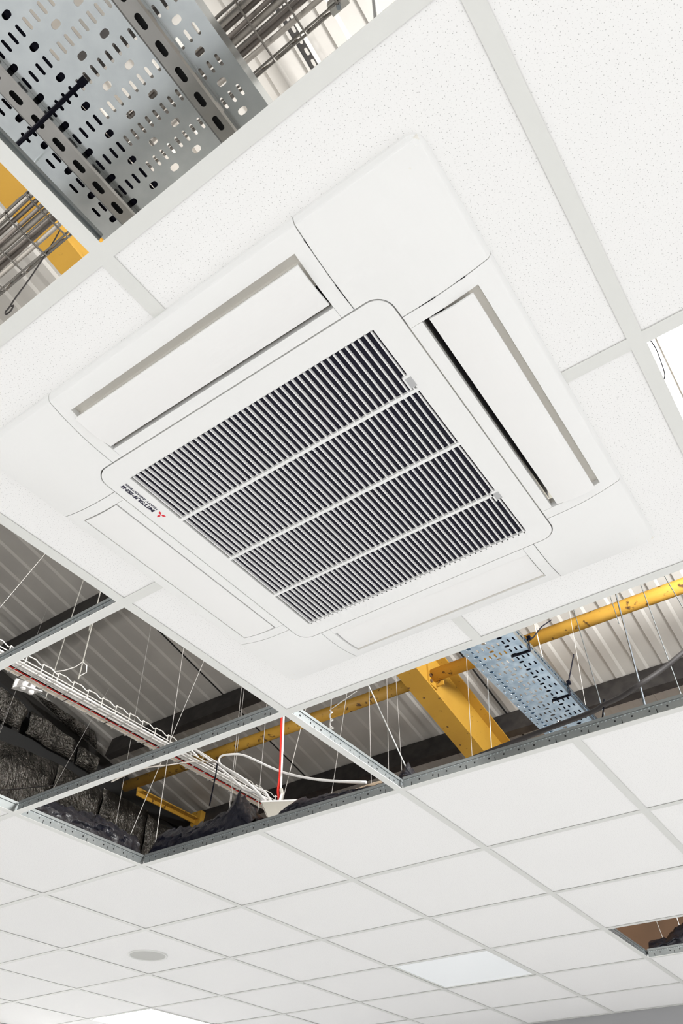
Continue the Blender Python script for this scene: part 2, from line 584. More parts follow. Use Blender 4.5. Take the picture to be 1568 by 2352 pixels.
# ================================================================ suspended ceiling
ceiling = struct('ceiling', (0.6, 2.4, 0))
S = 0.6
TW = 0.0125                       # half width of a tee
CX, CY = 1.80, 0.595              # centre of the air conditioner
OPEN = {(0, 0), (1, 0), (0, 1), (1, 1), (0, 2), (1, 2), (2, 2), (3, 2), (2, -1), (3, -1), (4, 1), (5, 1), (2, 6), (2, -2), (3, -2)}
AC = {(2, 0), (3, 0), (2, 1), (3, 1)}
LIGHTS = {(0, 6), (-4, 6)}
tm = M().box(-0.2965, 0.2965, -0.2965, 0.2965, 0.0, 0.015)
tile_me = bpy.data.meshes.new('ceiling_tile')
tile_me.from_pydata(tm.v, [], tm.f)
tile_me.materials.append(MT['tile'])
for i in range(-5, 7):
    for j in range(-5, 9):
        if (i, j) in OPEN or (i, j) in LIGHTS:
            continue
        if (i, j) in AC:            # cut round the unit: an L of tile
            x0, x1, y0, y1 = i * S + .0035, i * S + S - .0035, j * S + .0035, j * S + S - .0035
            m = M()
            ax0, ax1, ay0, ay1 = CX - .44, CX + .44, CY - .44, CY + .44
            if j == 0:
                m.box(x0, x1, y0, ay0, .0014, .0164)
                ya, yb = ay0, y1
            else:
                m.box(x0, x1, ay1, y1, .0014, .0164)
                ya, yb = y0, ay1
            if i == 2:
                m.box(x0, ax0, ya, yb, .0014, .0164)
            else:
                m.box(ax1, x1, ya, yb, .0014, .0164)
            ORG_T = Vector(((x0 + x1) / 2, (y0 + y1) / 2, .0014))
            o = obj('ceiling_tile', m, MT['tile'], ceiling)
            continue
        if j == 8:                  # last row, cut against the wall
            m = M().box(i * S + .0035, i * S + S - .0035, j * S + .0035, 5.342, .0014, .0164)
            obj('ceiling_tile', m, MT['tile'], ceiling)
            continue
        shared('ceiling_tile', tile_me, ceiling, (i * S + S / 2, j * S + S / 2, .0014 + .0005 * random.random()))


def tee(name, axis, c, a, b, web=False, z=0.0):
    """inverted T: white flange, galvanised web with bulb, slots and stitched dashes"""
    def bx(m, u0, u1, v0, v1, z0, z1):
        return m.box(u0, u1, c + v0, c + v1, z0, z1) if axis == 'x' else m.box(c + v0, c + v1, u0, u1, z0, z1)
    o = obj(name, bx(M(), a, b, -TW, TW, z - .0010, z), MT['tee'], ceiling)
    w = bx(M(), a, b, -.0008, .0008, 0.0, .034)
    bx(w, a, b, -.0036, .0036, .031, .040)
    wo = obj('web', w, MT['galv'], o_parent(o))
    if web:
        sl, st = M(), M()
        k = a + 0.03
        q = 0
        while k < b - 0.02:
            for s in (-1, 1):
                v0, v1 = (.0008, .00125) if s > 0 else (-.00125, -.0008)
                if q % 4 == 0:
                    bx(sl, k, k + .0022, v0, v1, .006, .018)
                if q % 4 in (1, 3):
                    bx(sl, k + .004, k + .009, v0, v1, .0165, .0215)
            q += 1
            k += 0.025
        k = a + 0.006
        while k < b - 0.01:
            for s in (-1, 1):
                v0, v1 = (.0008, .0016) if s > 0 else (-.0016, -.0008)
                bx(st, k, k + .005, v0, v1, .0262, .0290)
            k += 0.0115
        obj('web_slots', sl, MT['slot'], o_parent(o), kind='stuff')
        obj('stitching', st, MT['stitch'], o_parent(o), kind='stuff')
    return o


def o_parent(o):
    return o


EV = [-2.4, -1.2, 0.0, 1.2, 2.4, 3.6]
for x in EV:
    if x == 1.2:
        tee('main_tee', 'y', x, -3.1, 5.318, True)
    elif x == 0.0:
        tee('main_tee', 'y', x, -3.1, 1.2 - TW)
        tee('main_tee', 'y', x, 1.2 - TW, 1.8, True)
        tee('main_tee', 'y', x, 1.8, 5.318)
    else:
        tee('main_tee', 'y', x, -3.1, 5.318)
for j in range(-5, 9):
    y = j * S
    for k, x in enumerate([-3.0 - .6] + EV):
        a, b = x + TW, x + 1.2 - TW
        if x < -3:
            a, b = -3.0, -2.4 - TW
        if x == 3.6:
            b = 4.2
        vis = (x in (0.0,) and j in (1, 2, 3)) or (x == 1.2 and j in (3, 7, 6))
        if x == 1.2 and j == 1:
            tee('cross_tee', 'x', y, a, CX - .45)
            tee('cross_tee', 'x', y, CX + .45, b)
        else:
            tee('cross_tee', 'x', y, a, b, vis)
    for x in [-1.8, -0.6, 0.6, 1.8, 3.0]:
        i = round(x / S)
        if (i, j) in OPEN and (i - 1, j) in OPEN and j >= 0:
            continue
        if (i, j) in ((5, 1),):
            continue
        a, b = y + TW, y + S - TW
        if j == 8:
            b = 5.318
        if x == 1.8 and j == 0:
            b = CY - .45
        if x == 1.8 and j == 1:
            a = CY + .45
        tee('short_tee', 'y', x, a, b)

# LED panels
def led(i, j, m, lab):
    x0, y0 = i * S + TW, j * S + TW
    x1, y1 = x0 + S - 2 * TW, y0 + S - 2 * TW
    t = thing('led_panel', lab, 'light', ((x0 + x1) / 2, (y0 + y1) / 2, 0.001))
    f = M()
    for q in ((x0, x1, y0, y0 + .012), (x0, x1, y1 - .012, y1), (x0, x0 + .012, y0 + .012, y1 - .012), (x1 - .012, x1, y0 + .012, y1 - .012)):
        f.box(*q, .0012, .012)
    obj('frame', f, MT['tee'], t)
    obj('back_tray', M().box(x0 + .004, x1 - .004, y0 + .004, y1 - .004, .0125, .030), MT['tee'], t)
    obj('diffuser', M().box(x0 + .012, x1 - .012, y0 + .012, y1 - .012, .004, .011), m, t)


led(0, 6, MT['led_dim'], 'square ceiling light panel with cool white diffuser, dimly lit between plain tiles')
led(-4, 6, MT['led_on'], 'brightly glowing square ceiling light panel at the lower frame edge')
sp = thing('ceiling_speaker', 'round flush ceiling speaker with grey mesh and white rim', 'speaker', (-0.915, 2.72, -0.004))
obj('rim', M().lathe([(.101, .0025), (.101, -.003), (.097, -.005), (.092, -.003), (.090, .0)], (-0.915, 2.72, 0), 40), MT['tee'], sp, smooth=True)
obj('mesh_grille', M().lathe([(.0905, -.0015), (.06, -.003), (.0, -.0035)], (-0.915, 2.72, 0), 40), MT['mesh'], sp, smooth=True)

# ================================================================ cassette air conditioner
H = 0.475
G = 0.318
ac = thing('cassette_air_conditioner', 'white square four-way cassette air conditioner with slatted intake grille in the ceiling', 'air conditioner', (CX, CY, -0.036))
obj('casing', M().box(CX - .42, CX + .42, CY - .42, CY + .42, .06, .30), MT['tee'], ac)


def zf(x, y):
    qx, qy = abs(x) - (H - .02), abs(y) - (H - .02)
    d = max(0.0, .02 - math.hypot(max(qx, 0), max(qy, 0)) - min(max(qx, qy), 0))
    gx = (1 - min(1, max(0, H - abs(x)) / .13)) ** 2
    gy = (1 - min(1, max(0, H - abs(y)) / .13)) ** 2
    return -.036 + .020 * (gx + gy - gx * gy) + .010 * (1 - min(1, d / .007)) ** 2


def rot4(k):
    c, s = ((1, 0), (0, 1), (-1, 0), (0, -1))[k]
    return lambda p: Vector((CX + p.x * c - p.y * s, CY + p.x * s + p.y * c, p.z))


GR = [-.468, -.4695, -.471, -.4725, -.474, -.461, -.455, -.447, -.438, -.428, -.417, -.405, -.392, -.378, -.362, -.345]
CUTS = sorted(GR + [-g for g in GR])
e = .0008
OPN = {0: (.343, .438, 8, 'n'), 1: (.343, .438, 8, 'w'), 2: (.343, .438, 5, 'f'), 3: (.349, .436, 8, 'e')}
for k in range(4):
    mp = rot4(k)
    # corner cover (upper right quadrant of the rotated frame)
    out = [(.2675 + e, H)] + arc(H - .02, H - .02, .02, 90, 0, 6) + [(H, .2675 + e), (G + .0025, .2675 + e)] + arc(.288, .288, .0325, 0, 90, 8) + [(.2675 + e, G + .0025)]
    obj('corner_cover', sheet(out, zf, CUTS, CUTS, .012, mp), MT['panel'], ac)
    # side frame with the outlet cut into it
    r0, r1 = .341, .439
    out = [(-.2675 + e, H), (.2675 - e, H), (.2675 - e, G + .0025), (.2440, G + .0025), (.2440, r1), (-.2440, r1), (-.2440, G + .0025), (-.2675 + e, G + .0025)]
    obj('outlet_frame', sheet(out, zf, [], CUTS, .012, mp), MT['panel'], ac)
    out = [(-.2434, r0), (.2434, r0), (.2434, G + .0025), (-.2434, G + .0025)]
    obj('inner_strip', sheet(out, zf, [], [], .012, mp), MT['panel'], ac)
    # outlet duct
    d = M()

    def P(x, y, z):
        return tuple(mp(Vector((x, y, z))))
    x0, x1 = -.2445, .2445
    c = [P(x0, r0 - .001, -.027), P(x1, r0 - .001, -.027), P(x1, r1 + .001, -.022), P(x0, r1 + .001, -.022), P(x0, r0 + .03, .05), P(x1, r0 + .03, .05), P(x1, r1 - .012, .05), P(x0, r1 - .012, .05)]
    d.v = c
    d.f = [(1, 2, 6, 5), (2, 3, 7, 6), (3, 0, 4, 7)]
    # light moulded shelf along the outer side, dark throat towards the grille
    zs = -.015
    for q in ([P(x0, r1, -.024), P(x1, r1, -.024), P(x1, r1 - .002, zs), P(x0, r1 - .002, zs)],
              [P(x0, r1 - .002, zs), P(x1, r1 - .002, zs), P(x1, r1 - .016, zs + .002), P(x0, r1 - .016, zs + .002)],
              [P(x0, r1 - .016, zs + .002), P(x1, r1 - .016, zs + .002), P(x1, r1 - .018, zs - .002), P(x0, r1 - .018, zs - .002)],
              [P(x0, r1 - .018, zs - .002), P(x1, r1 - .018, zs - .002), P(x1, r0 + .034, zs + .004), P(x0, r0 + .034, zs + .004)],
              [P(x0, r0 + .034, zs + .004), P(x1, r0 + .034, zs + .004), P(x1, r0 + .034, .05), P(x0, r0 + .034, .05)]):
        n_ = len(d.v)
        d.v = d.v + q
        d.f.append((n_, n_ + 1, n_ + 2, n_ + 3))
    obj('outlet_duct', d, MT['duct'], ac)
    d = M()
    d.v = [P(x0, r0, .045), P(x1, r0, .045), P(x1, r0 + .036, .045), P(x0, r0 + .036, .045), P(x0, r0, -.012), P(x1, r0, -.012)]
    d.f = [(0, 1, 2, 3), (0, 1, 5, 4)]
    obj('throat_shade', d, MT['ductshade'], ac)  # dark faces stand in for the shade deep in the outlet
    # swinging louver
    ra, rb, tilt = {2: (.3485, .4270, -.012), 3: (.3455, .4355, -.002), 0: (.3440, .4350, -.003), 1: (.3525, .4280, -.010)}[{0: 0, 1: 3, 2: 2, 3: 1}[k]]
    lm = M()
    n = 10
    prof = []
    for i in range(n + 1):
        t = i / n
        prof.append((ra + (rb - ra) * t, (.006 if k == 0 else .0015 if k == 1 else 0) + zf(0, ra) + tilt * t - .0035 * (1 - (2 * t - 1) ** 2) + (zf(0, rb) - zf(0, ra)) * t))
    pts = [(r, z) for r, z in prof] + [(r, z + .0045) for r, z in reversed(prof)]
    b0 = 0
    for x in (-.2412, .2412):
        for r, z in pts:
            lm.v.append(P(x, r, z))
    q = len(pts)
    for i in range(q):
        lm.f.append((i, (i + 1) % q, q + (i + 1) % q, q + i))
    for i in range(n):
        lm.f.append((i, i + 1, q - 2 - i, q - 1 - i))
        lm.f.append((q + i, q + i + 1, q + q - 2 - i, q + q - 1 - i))
    obj('air_louver', lm, MT['louver'], ac)

# short dark clip openings in the seams of the corner cover facing the camera
for x0, x1, y0, y1, z in ((2.0668, 2.0682, .1480, .1620, -.0252), (2.0668, 2.0682, .2250, .2580, -.0362), (2.1500, 2.1780, .3268, .3282, -.0358), (2.2150, 2.2300, .3268, .3282, -.0288)):
    obj('clip_opening', M().box(x0, x1, y0, y1, z, z + .0012), MT['slot'], ac)
# plate behind the seams
bk = M()
for x0, x1, y0, y1 in ((-.47, .47, .443, .47), (-.47, .47, -.47, -.443), (-.47, -.443, -.443, .443), (.443, .47, -.443, .443)):
    bk.box(CX + x0, CX + x1, CY + y0, CY + y1, -.012, -.006)
for sx in (-1, 1):
    for sy in (-1, 1):
        xa, xb = sorted((sx * .246, sx * .443))
        ya, yb = sorted((sy * .246, sy * .443))
        bk.box(CX + xa, CX + xb, CY + ya, CY + yb, -.020, -.010)
for x0, x1, y0, y1 in ((-.246, .246, .300, .3405), (-.246, .246, -.3405, -.300), (-.3405, -.300, -.246, .246), (.300, .3405, -.246, .246)):
    bk.box(CX + x0, CX + x1, CY + y0, CY + y1, -.029, -.020)
obj('backing_frame', bk, MT['duct'], ac)

# intake grille
GX0, GX1, GY0, GY1 = 1.5300, 2.0720, .3195, .8700
ol = [(CX + x, CY + y) for x, y in arc(.288, .288, .030, 0, 90, 7) + arc(-.288, .288, .030, 90, 180, 7) + arc(-.288, -.288, .030, 180, 270, 7) + arc(.288, -.288, .030, 270, 360, 7)]
b = bmesh.new()
b.faces.new([b.verts.new((x, y, -.0365)) for x, y in ol])
for ax, vals in ((0, (GX0, GX1)), (1, (GY0, GY1))):
    for c in vals:
        bmesh.ops.bisect_plane(b, geom=b.verts[:] + b.edges[:] + b.faces[:], plane_co=(c, 0, 0) if ax == 0 else (0, c, 0), plane_no=(1, 0, 0) if ax == 0 else (0, 1, 0))
dead = [f for f in b.faces if GX0 < f.calc_center_median().x < GX1 and GY0 < f.calc_center_median().y < GY1]
bmesh.ops.delete(b, geom=dead, context='FACES')
g = bmesh.ops.extrude_edge_only(b, edges=[x for x in b.edges if x.is_boundary])['geom']
for v in g:
    if isinstance(v, bmesh.types.BMVert):
        v.co.z += .013
bmesh.ops.recalc_face_normals(b, faces=b.faces[:])
grille = obj('intake_grille', M().bm(b), MT['panel'], ac)
ns = 45
for i in range(ns):
    x = GX0 + (i + .5) * (GX1 - GX0) / ns + .001
    s = M().quadbox(((x - .0011, GY0 - .001, -.0365), (x + .0011, GY0 - .001, -.0365), (x + .0011, GY1 + .004, -.0365), (x - .0011, GY1 + .004, -.0365),
                     (x - .0016, GY0 - .001, -.0312), (x + .0016, GY0 - .001, -.0312), (x + .0016, GY1 + .004, -.0312), (x - .0016, GY1 + .004, -.0312)))
    obj('slat', s, MT['panel'], grille)
for y in (.455, .597, .744):
    obj('cross_rib', M().box(GX0 - .001, GX1 + .001, y - .0032, y + .0032, -.0368, -.028), MT['panel'], grille)
for y0, y1 in ((.426, .447), (.741, .759)):
    obj('latch_tab', M().box(2.0635, 2.0750, y0, y1, -.0372, -.031), MT['tab'], grille)
    obj('latch_frame', M().box(2.0605, 2.0635, y0 - .004, y1 + .003, -.0368, -.030).box(2.0635, 2.076, y0 - .005, y0, -.0366, -.030), MT['panel'], grille)
obj('air_filter', M().box(GX0 - .005, GX1 + .005, GY0 - .005, GY1 + .008, -.0306, -.0270), MT['filt'], ac)


def lettering(text, xb, y0, y1, cap, name, bold):
    cu = bpy.data.curves.new(name, 'FONT')
    cu.body = text
    cu.size = 1.0
    cu.offset = bold
    cu.extrude = 0.0
    tmp = bpy.data.objects.new(name + '_tmp', cu)
    COL.objects.link(tmp)
    bpy.context.view_layer.update()
    dg = bpy.context.evaluated_depsgraph_get()
    me = bpy.data.meshes.new_from_object(tmp.evaluated_get(dg))
    bpy.data.objects.remove(tmp)
    xs = [v.co.x for v in me.vertices]
    ys = [v.co.y for v in me.vertices]
    lx, hx, ly, hy = min(xs), max(xs), min(ys), max(ys)
    m = M()
    for v in me.vertices:
        u = (v.co.x - lx) / (hx - lx)
        w = (v.co.y - ly) / (hy - ly)
        m.v.append((xb - w * cap, y0 + (y1 - y0) * u - w * cap * .12, -.03668))
    for p in me.polygons:
        m.f.append(tuple(p.vertices))
    bpy.data.meshes.remove(me)
    return obj(name, m, MT['ink'], grille)


lettering('MITSUBISHI', 1.5075, .4075, .3250, .0086, 'lettering', .050)
lettering('HEAVY INDUSTRIES', 1.5150, .4075, .3250, .0050, 'lettering', .040)
lg = M()
for ang in (180, 60, -60):
    s = .0062
    c0 = (1.5075, .4215)
    vs = []
    for r, da in ((0.0006, 0), (s, 30), (s * 1.732, 0), (s, -30)):
        t = math.radians(ang + da)
        vs.append((c0[0] + r * math.cos(t), c0[1] + r * math.sin(t), -.0367))
    n = len(lg.v)
    lg.v += vs
    lg.f.append((n, n + 1, n + 2, n + 3))
obj('emblem', lg, MT['red'], grille, label='red three-diamond emblem')

# ================================================================ cable trays
def slot_cell(m, x0, x1, y0, y1, z, cx, cy, hx, hy):
    """rectangle with a rounded slot cut through it"""
    n = 4
    outp = []
    for i in range(n):
        outp.append((x0 + (x1 - x0) * i / n, y0))
    for i in range(n):
        outp.append((x1, y0 + (y1 - y0) * i / n))
    for i in range(n):
        outp.append((x1 - (x1 - x0) * i / n, y1))
    for i in range(n):
        outp.append((x0, y1 - (y1 - y0) * i / n))
    b = len(m.v)
    r = min(hx, hy)
    inn = []
    for k in range(16):
        a = math.radians(225 + 22.5 * k)
        ca, sa = math.cos(a), math.sin(a)
        ex = (hx - r) * (1 if ca > 1e-6 else -1 if ca < -1e-6 else 0)
        ey = (hy - r) * (1 if sa > 1e-6 else -1 if sa < -1e-6 else 0)
        inn.append((cx + ex + r * ca, cy + ey + r * sa))
    for p in outp:
        m.v.append((p[0], p[1], z))
    for p in inn:
        m.v.append((p[0], p[1], z))
    for p in inn:
        m.v.append((p[0], p[1], z + .0015))
    for i in range(16):
        j = (i + 1) % 16
        m.f.append((b + i, b + j, b + 16 + j, b + 16 + i))
        m.f.append((b + 16 + i, b + 16 + j, b + 32 + j, b + 32 + i))


def tray_base(x0, x1, xs, bigx, ys, z):
    """rows of narrow slots with a row of wide slots between each pair"""
    pit = ys[1] - ys[0]
    m = M()
    for yk in ys:
        ya, yb, yc = yk - .0165, yk + .0165, yk + pit - .0165
        edges = [x0] + [(a + b) / 2 for a, b in zip(xs, xs[1:])] + [x1]
        for i, x in enumerate(xs):
            slot_cell(m, edges[i], edges[i + 1], ya, yb, z, x, yk, .0034, .0110)
        e2 = [x0] + [(a + b) / 2 for a, b in zip(bigx, bigx[1:])] + [x1]
        for i, x in enumerate(bigx):
            slot_cell(m, e2[i], e2[i + 1], yb, yc, z, x, yk + .030, .0098, .0062)
    return m


def tray_side(m, x, s, ya, yb, z, h, pitch=None):
    if pitch:
        k = ya
        while k + pitch <= yb + 1e-6:
            b = M()
            slot_cell(b, k, k + pitch, z, z + h, 0, k + pitch / 2, z + h * .55, .0105, .0035)
            n = len(m.v)
            m.v += [(x + s * p[2], p[0], p[1]) for p in b.v]
            m.f += [tuple(n + i for i in f) for f in b.f]
            k += pitch
    else:
        m.box(min(x, x + s * .0012), max(x, x + s * .0012), ya, yb, z, z + h)
    m.box(min(x, x - s * .012), max(x, x - s * .012), ya, yb, z + h - .0012, z + h)


ZT = .490
near = thing('cable_tray', 'wide grey perforated metal cable tray hanging above the uppermost ceiling opening', 'cable tray', (1.785, -0.3, ZT))
xs = [1.5870 + .0200 * k for k in range(21)]
bx_ = [1.6065 + .0601 * k for k in range(7)]
ys = [-.2787 + .0596 * k for k in range(-7, 6)]
obj('tray_base', tray_base(1.556, 2.012, xs, bx_, ys, ZT).box(1.556, 2.012, ys[-1] + .0596 - .0165, .58, ZT, ZT + .0015), MT['traym'], near)
for x, s, nm in ((1.556, -1, 'side_flange'), (2.012, 1, 'side_flange')):
    m = M()
    tray_side(m, x, s, ys[0] - .0165, .58, ZT, .052)
    obj(nm, m, MT['traym'], near)

for xc, ph, lab in ((1.6405, -.1147, 'slotted steel channel under the wide near cable tray, crossed by a black tie'),
                    (1.9205, -.1643, 'slotted steel channel under the wide near cable tray, beside the wire basket')):
    t = thing('strut_channel', lab, 'channel', (xc, -.3, .469))
    m = M()
    k = -14
    while True:
        y = ph + .05 * k
        if y > .55:
            break
        slot_cell(m, xc - .0165, xc + .0165, y - .025, y + .025, .4690, xc, y, .0062, .0142)
        k += 1
    ya, yb = ph - 14 * .05 - .025, y - .025
    obj('slotted_face', m, MT['strut'], t)
    sd = M()
    for s in (-1, 1):
        sd.quadbox(((xc + s * .0165, ya, .4690), (xc + s * .0165, yb, .4690), (xc + s * .0205, yb, .4725), (xc + s * .0205, ya, .4725),
                    (xc + s * .0150, ya, .4705), (xc + s * .0150, yb, .4705), (xc + s * .0190, yb, .4725), (xc + s * .0190, ya, .4725)))
        sd.box(min(xc + s * .0205, xc + s * .0190), max(xc + s * .0205, xc + s * .0190), ya, yb, .4725, .4895)
    obj('side_walls', sd, MT['strut'], t)
    obj('cavity_shade', M().box(xc - .0185, xc + .0185, ya, yb, .4865, .4890), MT['railb'], t)  # black strip: shade of the channel's hollow put in as colour

for i in range(9):
    x = 1.570 + .0195 * i
    pts = [(x + .005 * noise.noise(Vector((k * .7, i * 3.1, 0))), -1.0 + .2 * k, .5035 + .0006 * (i % 2)) for k in range(9)]
    o = obj('cable', M().tube(smooth_path(pts, 3), .0105, 8), MT['tie'], smooth=True)
    tag(o, 'black cable lying on the left half of the wide near cable tray', 'cable', 'black cables in the near tray')

far = thing('cable_tray', 'narrow shiny blue-grey perforated cable tray seen beside the yellow rafter', 'cable tray', (1.54, 2.3, ZT))
xs = [1.4490 + .0205 * k for k in range(10)]
bx_ = [1.4690, 1.5305, 1.5925]
ys = [1.9170 + .0612 * k for k in range(-11, 25)]
obj('tray_base', tray_base(1.437, 1.648, xs, bx_, ys, ZT), MT['trayf'], far)
for x, s in ((1.437, -1), (1.648, 1)):
    m = M()
    tray_side(m, x, s, ys[0] - .0165, ys[-1] + .0435, ZT, .050, .030)
    obj('side_flange', m, MT['trayf'], far)


for i in range(3):
    x = 1.588 + .020 * i
    o = obj('cable', M().tube([(x, 1.3, .5035), (x, 2.2, .5035), (x, 3.2, .5035)], .0095, 8), MT['tie'], smooth=True)
    tag(o, 'black cable lying along the right side of the narrow far cable tray', 'cable', 'black cables in the far tray')


def tie(path, w, lab, tail=None, knob=None):
    t = thing('cable_tie', lab, 'cable tie', path[len(path) // 2])
    obj('strap', M().tube(path, w, 6, flat=.45), MT['tie'], t)
    if tail:
        obj('tail', M().tube(tail, .0028, 5), MT['tie'], t)
    if knob:
        k = Vector(knob)
        obj('buckle', M().box(k.x - .007, k.x + .007, k.y - .007, k.y + .007, k.z - .006, k.z + .008), MT['tie'], t)


tie([(1.757, -.1605, .4875), (1.744, -.1605, .4860), (1.670, -.1610, .4660), (1.640, -.1610, .4650), (1.612, -.1610, .4660), (1.556, -.1615, .4870)], .0042,
    'black cable tie strapped across the near cable tray and its left channel', knob=(1.756, -.1605, .4860))
tie([(1.578, 2.015, .4870), (1.648, 2.019, .4870), (1.6515, 2.019, .4900), (1.652, 2.024, .545)], .0050,
    'black cable tie with long tail round the upper part of the far cable tray', tail=[(1.652, 2.026, .545), (1.640, 2.12, .61), (1.622, 2.32, .79), (1.600, 2.56, .98)], knob=(1.655, 2.024, .545))
tie([(1.574, 2.391, .4870), (1.648, 2.389, .4870), (1.6515, 2.389, .4900), (1.652, 2.395, .545)], .0050,
    'black cable tie with upright tail round the lower part of the far cable tray', tail=[(1.652, 2.396, .545), (1.658, 2.43, .60), (1.680, 2.484, .72)], knob=(1.655, 2.395, .545))

# ================================================================ wire baskets with their cables
def basket(name, lab, axis, lo, hi, c0, c1, z, h, pitch, phase, r, material, scallop, nlong):
    t = thing(name, lab, 'cable basket', ((lo + hi) / 2, (c0 + c1) / 2, z) if axis == 'x' else ((c0 + c1) / 2, (lo + hi) / 2, z))

    def P(u, v, w):
        return (u, v, w) if axis == 'x' else (v, u, w)
    for i in range(nlong):
        v = c0 + .012 + (c1 - c0 - .024) * i / (nlong - 1)
        obj('long_wire', M().tube([P(lo, v, z + 2 * r), P(hi, v, z + 2 * r)], r, 6), material, t)
    k = math.ceil((lo - phase) / pitch)
    first = k
    while phase + k * pitch <= hi:
        u = phase + k * pitch
        pts = [P(u, c0, z + h), P(u, c0, z + .010), P(u, c0 + .003, z + .003), P(u, c0 + .010, z), P(u, c1 - .010, z), P(u, c1 - .003, z + .003), P(u, c1, z + .010), P(u, c1, z + h)]
        obj('cross_wire', M().tube(pts, r, 6), material, t)
        k += 1
    for v in (c0, c1):
        pts = []
        for q in range(first, k - 1):
            u = phase + q * pitch
            pts += [P(u, v, z + h), P(u + pitch * .12, v, z + h - scallop * .2), P(u + pitch * .5, v, z + h + scallop * .05), P(u + pitch * .82, v, z + h - scallop), P(u + pitch * .92, v, z + h - scallop)]
        obj('rim_wire', M().tube(pts, r, 6), material, t)
        obj('side_wire', M().tube([P(lo, v, z + .018), P(hi, v, z + .018)], r, 6), material, t)
    return t


basket('wire_basket', 'grey steel wire cable basket crossing above the near tray, full of grey-brown cables', 'x', .15, 3.2, -.052, .104, 1.085, .050, .1, .05, .0030, MT['basket'], .026, 3)
random.seed(11)
for i in range(7):
    y = -.036 + .0165 * i
    z = 1.104 + .011 * (i % 2) + .003 * random.random()
    r = (.0085, .0068, .0060, .0092, .0064)[i % 5]
    pts = []
    for k in range(14):
        x = .15 + 3.05 * k / 13
        pts.append((x, y + .012 * noise.noise(Vector((x * 1.3, i * 5.1, 0))), z + .006 * noise.noise(Vector((x * 1.1, i * 3.3, 9)))))
    m_ = MT['cable'] if i % 3 else MT['cablel']
    o = obj('cable', M().tube(smooth_path(pts, 3), r, 10), m_, smooth=True)
    tag(o, 'light grey cable lying in the near wire basket' if not i % 3 else 'grey-brown cable lying in the near wire basket', 'cable', 'cables in the near basket')

basket('wire_basket', 'bright thin wire cable basket carrying red and white cables in the left openings', 'y', .2, 3.6, -.872, -.728, 1.0, .052, .1, .02, .0029, MT['basketw'], .012, 5)


def lay(name, pts, r, m_, lab, cat='cable', group=None, flat=1.0, sub=5, n=8):
    o = obj(name, M().tube(smooth_path(pts, sub), r, n, flat=flat), m_, smooth=True)
    return tag(o, lab, cat, group)


def along(x, z, amp, seed, y0=.2, y1=3.6, n=15):
    return [(x + amp * noise.noise(Vector((k * .5, seed, 0))), y0 + (y1 - y0) * k / (n - 1), z + .004 * noise.noise(Vector((k * .6, seed, 4)))) for k in range(n)]


lay('cable', along(-.8335, 1.019, .005, 1), .0075, MT['redc'], 'red cable running along the left edge of the bright wire basket')
lay('cable', along(-.8600, 1.014, .003, 2), .0065, MT['cream'], 'cream cable lying at the very outer edge of the bright wire basket')
lay('cable', along(-.8465, 1.015, .003, 3), .0068, MT['cream'], 'cream cable squeezed between the red cable and the outer cream cable')
lay('cable', along(-.8180, 1.013, .003, 4), .0042, MT['blackc'], 'thin black cable beside the red cable in the bright basket')
for i in range(4):
    lay('cable', along(-.800 + .0115 * i, 1.016 + .006 * (i % 2), .010, 20 + i), .0066, MT['white'], 'white cable strapped along the right side of the bright wire basket', group='white cables in the bright basket')
k = .32
while k < 3.5:
    o = obj('cable_tie', M().tube([(-.868, k, 1.012), (-.850, k, 1.026), (-.820, k + .004, 1.022), (-.815, k + .004, 1.004), (-.868, k, 1.003)], .0021, 5), MT['tie'])
    tag(o, 'small black cable tie holding the red cable bundle in the bright basket', 'cable tie', 'ties on the red cable bundle')
    o = obj('cable_tie', M().tube([(-.806, k + .1, 1.010), (-.800, k + .1, 1.029), (-.766, k + .1, 1.029), (-.760, k + .1, 1.008)], .0018, 5), MT['tie'])
    tag(o, 'small black cable tie holding the white cables in the bright basket', 'cable tie', 'ties on the white cables')
    k += .29
# hanger hook of the bright basket
o = thing('basket_hook', 'bent wire hook holding the bright basket rim to its threaded rod', 'hook', (-.70, 1.72, 1.03))
obj('hook', M().tube([(-.728, 1.60, 1.05), (-.722, 1.64, 1.075), (-.712, 1.69, 1.12), (-.700, 1.715, 1.16), (-.690, 1.74, 1.15), (-.698, 1.755, 1.115), (-.716, 1.735, 1.09)], .0030, 6), MT['basketw'], o)
obj('coupler', M().tube([(-.7335, 1.72, 1.385), (-.7375, 1.72, 1.43)], .0075, 6), MT['rod'], o)

o = thing('lamp_bracket', 'white bracket with two round lamp holders below the bright wire basket', 'lamp', (-1.2, 1.73, 1.15))
obj('base_plate', M().quadbox(((-1.235, 1.665, 1.160), (-1.165, 1.680, 1.160), (-1.150, 1.800, 1.175), (-1.215, 1.785, 1.175),
                                (-1.235, 1.665, 1.166), (-1.165, 1.680, 1.166), (-1.150, 1.800, 1.181), (-1.215, 1.785, 1.181))), MT['white'], o)
obj('back_plate', M().quadbox(((-1.245, 1.665, 1.160), (-1.235, 1.665, 1.160), (-1.215, 1.785, 1.175), (-1.225, 1.785, 1.175),
                                (-1.245, 1.665, 1.225), (-1.235, 1.665, 1.225), (-1.215, 1.785, 1.24), (-1.225, 1.785, 1.24))), MT['white'], o)
obj('fixing_arm', M().tube([(-1.18, 1.785, 1.176), (-1.18, 1.855, 1.178)], .0025, 6), MT['dark'], o)
for y in (1.70, 1.755):
    obj('lamp_holder', M().lathe([(.0, -.012), (.016, -.008), (.018, 0), (.014, .06), (.012, .085), (.0, .09)], (-1.19, y, 1.162), 14), MT['white'], o, smooth=True)

